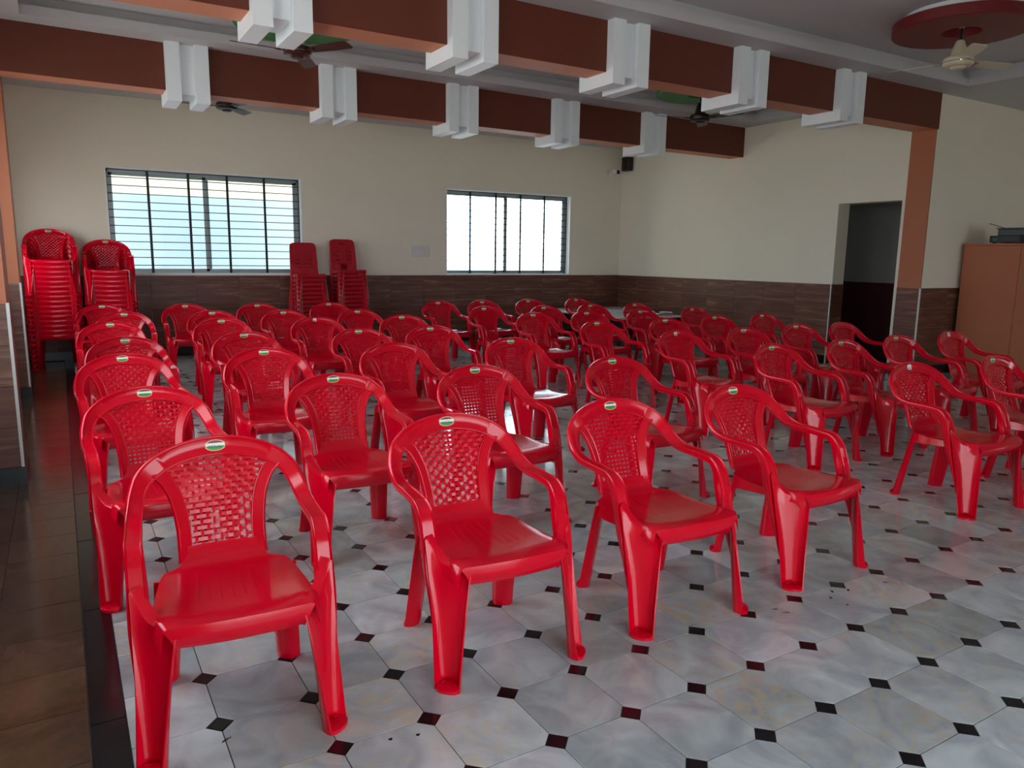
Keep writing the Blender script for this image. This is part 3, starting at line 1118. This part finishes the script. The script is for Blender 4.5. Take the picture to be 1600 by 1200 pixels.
# armless stacking chairs
def plain_chair_meshes(mt):
    R = {}
    bm = bmesh.new()
    # back plate with two columns of slots: bars and rails between z .46 and .86
    ysf = lambda z: .185 + (z - .42) * .20

    def plate(x0, x1, z0, z1, t=.008, dy=0):
        vs = box(bm, (x0, -t / 2, z0), (x1, t / 2, z1))
        for v in vs:
            v.co.y += ysf(v.co.z) + dy
    hwb = lambda z: .195 - (z - .44) * .02
    plate(-.19, -.135, .42, .875)
    plate(.135, .19, .42, .875)
    plate(-.055, .055, .42, .84)
    plate(-.135, .135, .82, .875)
    plate(-.135, .135, .42, .52)
    for k in range(5):
        z = .545 + k * .064
        plate(-.135, -.055, z - .017, z + .017)
        plate(.055, .135, z - .017, z + .017)
    for k in range(-2, 3):
        plate(k * .02 - .004, k * .02 + .004, .54, .80, .012, -.003)
    # rounded rim along the sides and top
    rim = [(.196, 0, .40), (.196, 0, .60), (.190, 0, .80), (.176, 0, .862), (.13, 0, .882), (0, 0, .884)]
    rim = rim + [(-a, b, c) for (a, b, c) in rim[-2::-1]]
    sweep(bm, catmull([(a, ysf(c), c, 0, -1, .2, .022, .026) for (a, b, c) in rim], 4))
    R['back'] = mesh('slotted_backrest', bm, mt, 40)
    rowsS = [(-.205, .375, .195), (-.222, .395, .203), (-.226, .418, .208), (-.216, .432, .210), (-.19, .436, .210), (-.08, .430, .207), (.05, .426, .203), (.15, .424, .199), (.185, .428, .197)]
    U = [-1, -.94, -.7, -.35, 0, .35, .7, .94, 1]
    bm = bmesh.new()
    G = [[bm.verts.new((u * h, y, z - (.006 if abs(u) == 1 else 0) - (.008 * (1 - u * u) if 4 <= i <= 7 else 0))) for u in U] for i, (y, z, h) in enumerate(rowsS)]
    for a, b in zip(G[:-1], G[1:]):
        for k in range(len(U) - 1):
            bm.faces.new((a[k], a[k + 1], b[k + 1], b[k]))
    for e, s in ((0, -1), (-1, 1)):
        prev = None
        for i in range(3, 9):
            v = G[i][e]
            nv = bm.verts.new((v.co.x + s * .006, v.co.y, v.co.z - .045))
            if prev:
                bm.faces.new((prev[0], v, nv, prev[1]))
            prev = (v, nv)
    thick(bm, 0.005)
    R['seat'] = mesh('seat', bm, mt, 45)
    for nm, sx, f in (('leg_fl', -1, 1), ('leg_fr', 1, 1), ('leg_rl', -1, 0), ('leg_rr', 1, 0)):
        if f:
            R[nm] = leg_mesh('front_leg', sx, (.180, -.180, .414), (.222, -.225, 0), (.7, -.7), .11, .07, .012, .034, mt)
        else:
            R[nm] = leg_mesh('rear_leg', sx, (.172, .160, .418), (.212, .235, 0), (.7, .7), .10, .07, .02, .034, mt, False)
    return R


PLAIN = plain_chair_meshes('red_old')
for (x, y, rz, n, dz, which) in ((1.985, 9.36, -.02, 13, .064, 'armless stack just right of the left window'), (2.62, 9.38, .02, 14, .064, 'armless stack farthest right, near switchboard')):
    for k in range(n):
        top = n - 1 - k
        o = thing('stacking_chair', NTH[top] + (' red chair of the ' if top == 0 else ' red chair from the top of the ') + which, 'chair', (x, y - k * .001, k * dz), rz, 'red armless chairs stacked, ' + which)
        obj('backrest', PLAIN['back'], o)
        obj('seat', PLAIN['seat'], o)
        for q in ('leg_fl', 'leg_fr', 'leg_rl', 'leg_rr'):
            obj('leg', PLAIN[q], o)


# ------------------------------------------------------------------ ceiling fans and discs
def disc(label, cx, cy, ro, ri, mt, zlo=3.60, zhi=3.70):
    root = thing('ceiling_disc', label, 'ceiling disc', (cx, cy, 0))
    bm = bmesh.new()
    lathe(bm, [(ri, zhi), (ri, zlo), (ro - .008, zlo), (ro, zlo + .008), (ro, zhi - .004), (ro - .004, zhi)], 64)
    for f in [f for f in bm.faces if len(f.verts) > 4]:
        bm.faces.remove(f)
    bm.verts.ensure_lookup_table()
    n = 64
    vs = bm.verts[:]
    for k in range(n):
        bm.faces.new((vs[k], vs[(k + 1) % n], vs[5 * n + (k + 1) % n], vs[5 * n + k]))
    obj('disc_ring', mesh('disc_ring', bm, mt, 40), root)
    bm = bmesh.new()
    lathe(bm, [(ro - .09, zhi - .001), (ro - .09, ZT)], 48)
    obj('disc_drum', mesh('disc_drum', bm, 'white', 40), root)
    return root


disc('round maroon ceiling disc around the ivory fan', 6.1, 2.18, .585, .17, 'maroon')
disc('round green ceiling disc above the brown fan with ivory stem, upper left', .82, 5.33, .56, .17, 'green', 3.555, 3.66)
disc('round green ceiling disc above the dark fan on the right', 5.98, 5.38, .56, .17, 'green', 3.555, 3.66)


def fan(label, cx, cy, zh, ang, mh, mb, mc, blade=.52, droop=0.0):
    root = thing('ceiling_fan', label, 'fan', (cx, cy, 0))
    bm = bmesh.new()
    cyl(bm, (0, 0, zh + .05), (0, 0, ZT), .012, n=10)
    obj('down_rod', mesh('down_rod', bm, 'dark', 40), root)
    bm = bmesh.new()
    lathe(bm, [(.008, zh + .30), (.02, zh + .30), (.055, zh + .37), (.062, zh + .385), (.062, zh + .395)], 20)
    obj('upper_canopy', mesh('upper_canopy', bm, mc, 40), root)
    bm = bmesh.new()
    lathe(bm, [(.014, zh + .20), (.035, zh + .19), (.06, zh + .12), (.072, zh + .06), (.075, zh + .04)], 20)
    obj('lower_canopy', mesh('lower_canopy', bm, mc, 40), root)
    bm = bmesh.new()
    lathe(bm, [(.06, zh + .052), (.115, zh + .046), (.128, zh + .03), (.128, zh - .02), (.112, zh - .034), (.07, zh - .040), (.05, zh - .058), (.02, zh - .062)], 28)
    mo = obj('motor', mesh('motor', bm, mh, 30), root)
    bm = bmesh.new()
    lathe(bm, [(.129, zh + .004), (.1305, zh + .004), (.1305, zh - .004), (.129, zh - .004)], 28)
    obj('motor_band', mesh('motor_band', bm, 'chrome', 30), mo)
    for k in range(3):
        a = ang + k * 2 * math.pi / 3
        ca, sa = math.cos(a), math.sin(a)
        tilt = math.radians(-12)

        def pt(r, s, dz):
            return (ca * r - sa * s * math.cos(tilt), sa * r + ca * s * math.cos(tilt), zh + dz + s * math.sin(tilt) - droop * r)
        bm = bmesh.new()
        for (r0, r1, wd) in ((.11, .20, .018),):
            vs = []
            for dz in (-.004, .004):
                vs += [bm.verts.new(pt(r0, -.022, dz)), bm.verts.new(pt(r1, -wd * 2, dz)), bm.verts.new(pt(r1, wd * 2, dz)), bm.verts.new(pt(r0, .022, dz))]
            for f in ((0, 1, 2, 3), (4, 5, 6, 7), (0, 1, 5, 4), (1, 2, 6, 5), (2, 3, 7, 6), (3, 0, 4, 7)):
                bm.faces.new([vs[i] for i in f])
        ir = obj('blade_bracket', mesh('blade_bracket', bm, 'chrome' if mb == 'ivory' else mh), root)
        bm = bmesh.new()
        out = [(.17, -.05), (.30, -.062), (.42, -.066), (blade - .02, -.066), (blade, -.05), (blade + .005, 0), (blade, .05), (blade - .02, .066), (.42, .066), (.30, .062), (.17, .05)]
        lo = [bm.verts.new(pt(r, s, -.0015 + .006)) for r, s in out]
        hi = [bm.verts.new(pt(r, s, .0025 + .006)) for r, s in out]
        bm.faces.new(lo)
        bm.faces.new(hi[::-1])
        for i in range(len(out)):
            j = (i + 1) % len(out)
            bm.faces.new((lo[i], lo[j], hi[j], hi[i]))
        obj('blade', mesh('blade', bm, mb), root)
    return root


fan('brown ceiling fan with ivory stem, hanging between the two beams on the left', .82, 5.33, 3.345, math.radians(63), 'fanbrown', 'fanbrown', 'ivory', .60)
fan('dark ceiling fan behind the farther beam above the left window', .73, 8.30, 3.31, math.radians(51), 'fandark', 'fandark', 'ivory', .55)
fan('dark brown ceiling fan between the beams on the right', 5.98, 5.38, 3.275, math.radians(42), 'fandark', 'fandark', 'fandark', .60)
fan('ivory ceiling fan under the maroon disc', 6.1, 2.18, 3.335, math.radians(105), 'ivory', 'ivory', 'ivory', .60)

# ------------------------------------------------------------------ small wall things
sw = thing('switchboard', 'white electrical switch plate on the back wall between the windows', 'switch plate', (4.065, YB, 1.57))
obj('plate', boxmesh('plate', (-.175, -.022, -.09), (.175, 0, .09), 'switch', 0.006), sw)
for k in range(6):
    obj('switch', boxmesh('rocker', (-.135 + k * .046, -.030, .012), (-.098 + k * .046, -.021, .058), 'switch', 0.003), sw)
for k in range(2):
    bm = bmesh.new()
    cyl(bm, (-.02 + k * .10, -.027, -.04), (-.02 + k * .10, -.020, -.04), .026, n=20)
    so = obj('socket', mesh('socket', bm, 'switch', 40), sw)
    for (dx, dz) in ((0, .010), (-.009, -.006), (.009, -.006)):
        bm = bmesh.new()
        cyl(bm, (-.02 + k * .10 + dx, -.0285, -.04 + dz), (-.02 + k * .10 + dx, -.0265, -.04 + dz), .003, n=8)
        obj('pin_hole', mesh('pin_hole', bm, 'dark'), so)

cc = thing('security_camera', 'small white security camera with black lens high on the back wall', 'camera', (8.05, YB, 3.12))
obj('mount_plate', boxmesh('mount_plate', (-.035, -.012, -.05), (.015, 0, .05), 'switch', 0.004), cc)
bm = bmesh.new()
cyl(bm, (0, -.01, .0), (.04, -.10, .0), .012, n=10)
obj('arm', mesh('arm', bm, 'switch', 40), cc)
obj('housing', boxmesh('housing', (.012, -.24, -.035), (.085, -.09, .045), 'switch', 0.008), cc)
bm = bmesh.new()
box(bm, (.015, -.252, -.038), (.082, -.239, .028), 0.005)
obj('lens_face', mesh('lens_face', bm, 'dark'), cc)

sp = thing('loudspeaker', 'small black loudspeaker on the right wall near the ceiling corner', 'loudspeaker', (XR, 9.66, 3.27))
obj('cabinet', boxmesh('speaker_cabinet', (-.16, -.10, -.12), (-.03, .10, .13), 'dark', 0.01), sp)
bm = bmesh.new()
cyl(bm, (-.165, 0, -.03), (-.158, 0, -.03), .06, .065, n=24)
obj('cone', mesh('cone', bm, 'iron', 40), sp)
obj('bracket', boxmesh('bracket', (-.035, -.02, -.03), (0, .02, .03), 'iron', 0.003), sp)


# low tables in the far right corner, with papers
def low_table(label, x0, x1, y0, y1, z):
    t = thing('low_table', label, 'table', ((x0 + x1) / 2, (y0 + y1) / 2, 0))
    hx, hy = (x1 - x0) / 2, (y1 - y0) / 2
    obj('table_top', boxmesh('table_top', (-hx, -hy, z - .03), (hx, hy, z), 'table', 0.004), t)
    obj('apron', boxmesh('apron', (-hx + .03, -hy + .03, z - .11), (hx - .03, hy - .03, z - .03), 'dark'), t)
    for sx in (-1, 1):
        for sy in (-1, 1):
            obj('leg', boxmesh('leg', (sx * (hx - .06) - .02, sy * (hy - .06) - .02, 0), (sx * (hx - .06) + .02, sy * (hy - .06) + .02, z - .11), 'dark'), t)
    return t


low_table('low grey-topped table in the far right corner, front one', 6.42, 7.78, 7.42, 8.58, .55)
low_table('low grey-topped table in the far right corner, rear one', 6.42, 8.2, 8.62, 9.70, .55)
for k, (x, y, rz) in enumerate(((7.50, 7.75, .4), (7.42, 7.95, -.25), (7.58, 7.60, .9))):
    bm = bmesh.new()
    G = [[bm.verts.new((-.15 + i * .06, -.105 + j * .07, .004 + .012 * math.sin(i * 1.3 + k) ** 2 + .010 * math.cos(j * 2 + k) ** 2)) for i in range(6)] for j in range(4)]
    for a, b in zip(G[:-1], G[1:]):
        for i in range(5):
            bm.faces.new((a[i], a[i + 1], b[i + 1], b[i]))
    thick(bm, .0015)
    thing('paper_sheet', ['uppermost crumpled white paper on the front low table', 'white paper lying deepest on the front low table', 'white paper nearest the edge of the front low table'][k],
          'paper', (x, y, .551 + k * .016), rz, 'papers on the low table', mesh('paper_sheet', bm, 'paper', 60))

# terracotta cupboard with audio units on top
cb = thing('cupboard', 'tall terracotta-painted cupboard against the wall at the right edge', 'cupboard', (9.2, 2.93, 0))
bm = bmesh.new()
box(bm, (0, 0, 0), (1.15, .70, 1.72), 0.004)
obj('body', mesh('cupboard_body', bm, 'orange'), cb)
obj('top_board', boxmesh('top_board', (-.012, -.012, 1.72), (1.162, .70, 1.75), 'orange', 0.004), cb)
for k in range(2):
    dr = obj('door', boxmesh('cupboard_door', (.02 + k * .56, -.016, .08), (.57 + k * .56, -.001, 1.70), 'orange', 0.003), cb)
    bm = bmesh.new()
    cyl(bm, (.53 + k * .09, -.04, .85), (.53 + k * .09, -.04, .97), .007, n=8)
    obj('handle', mesh('handle', bm, 'chrome', 40), dr)
am = thing('amplifier', 'black audio amplifier lying on the terracotta cupboard', 'amplifier', (9.50, 3.20, 1.75))
obj('case', boxmesh('amp_case', (-.22, -.20, .012), (.22, .16, .10), 'dark', 0.004), am)
obj('front_panel', boxmesh('amp_front', (-.225, -.205, .018), (.225, -.198, .095), 'iron', 0.002), am)
for k in range(2):
    bm = bmesh.new()
    cyl(bm, (-.10 + k * .12, -.222, .055), (-.10 + k * .12, -.204, .055), .018, n=14)
    obj('knob', mesh('knob', bm, 'chrome', 40), am)
obj('terminal', boxmesh('terminal', (-.228, .06, .03), (-.218, .12, .07), 'led'), am)
for sx in (-.17, .17):
    for sy in (-.15, .12):
        obj('foot', boxmesh('foot', (sx - .015, sy - .015, 0), (sx + .015, sy + .015, .013), 'dark'), am)
rc = thing('radio_receiver', 'black receiver with a thin aerial on top of the amplifier', 'receiver', (9.54, 3.16, 1.85), 0.15)
obj('case', boxmesh('receiver_case', (-.19, -.16, .0), (.19, .16, .085), 'fandark', 0.006), rc)
obj('lid', boxmesh('receiver_lid', (-.215, -.185, .085), (.2, .175, .10), 'dark', 0.003), rc)
bm = bmesh.new()
cyl(bm, (-.12, .10, .098), (-.20, .27, .16), .004, n=8)
obj('aerial', mesh('aerial', bm, 'dark', 40), rc)
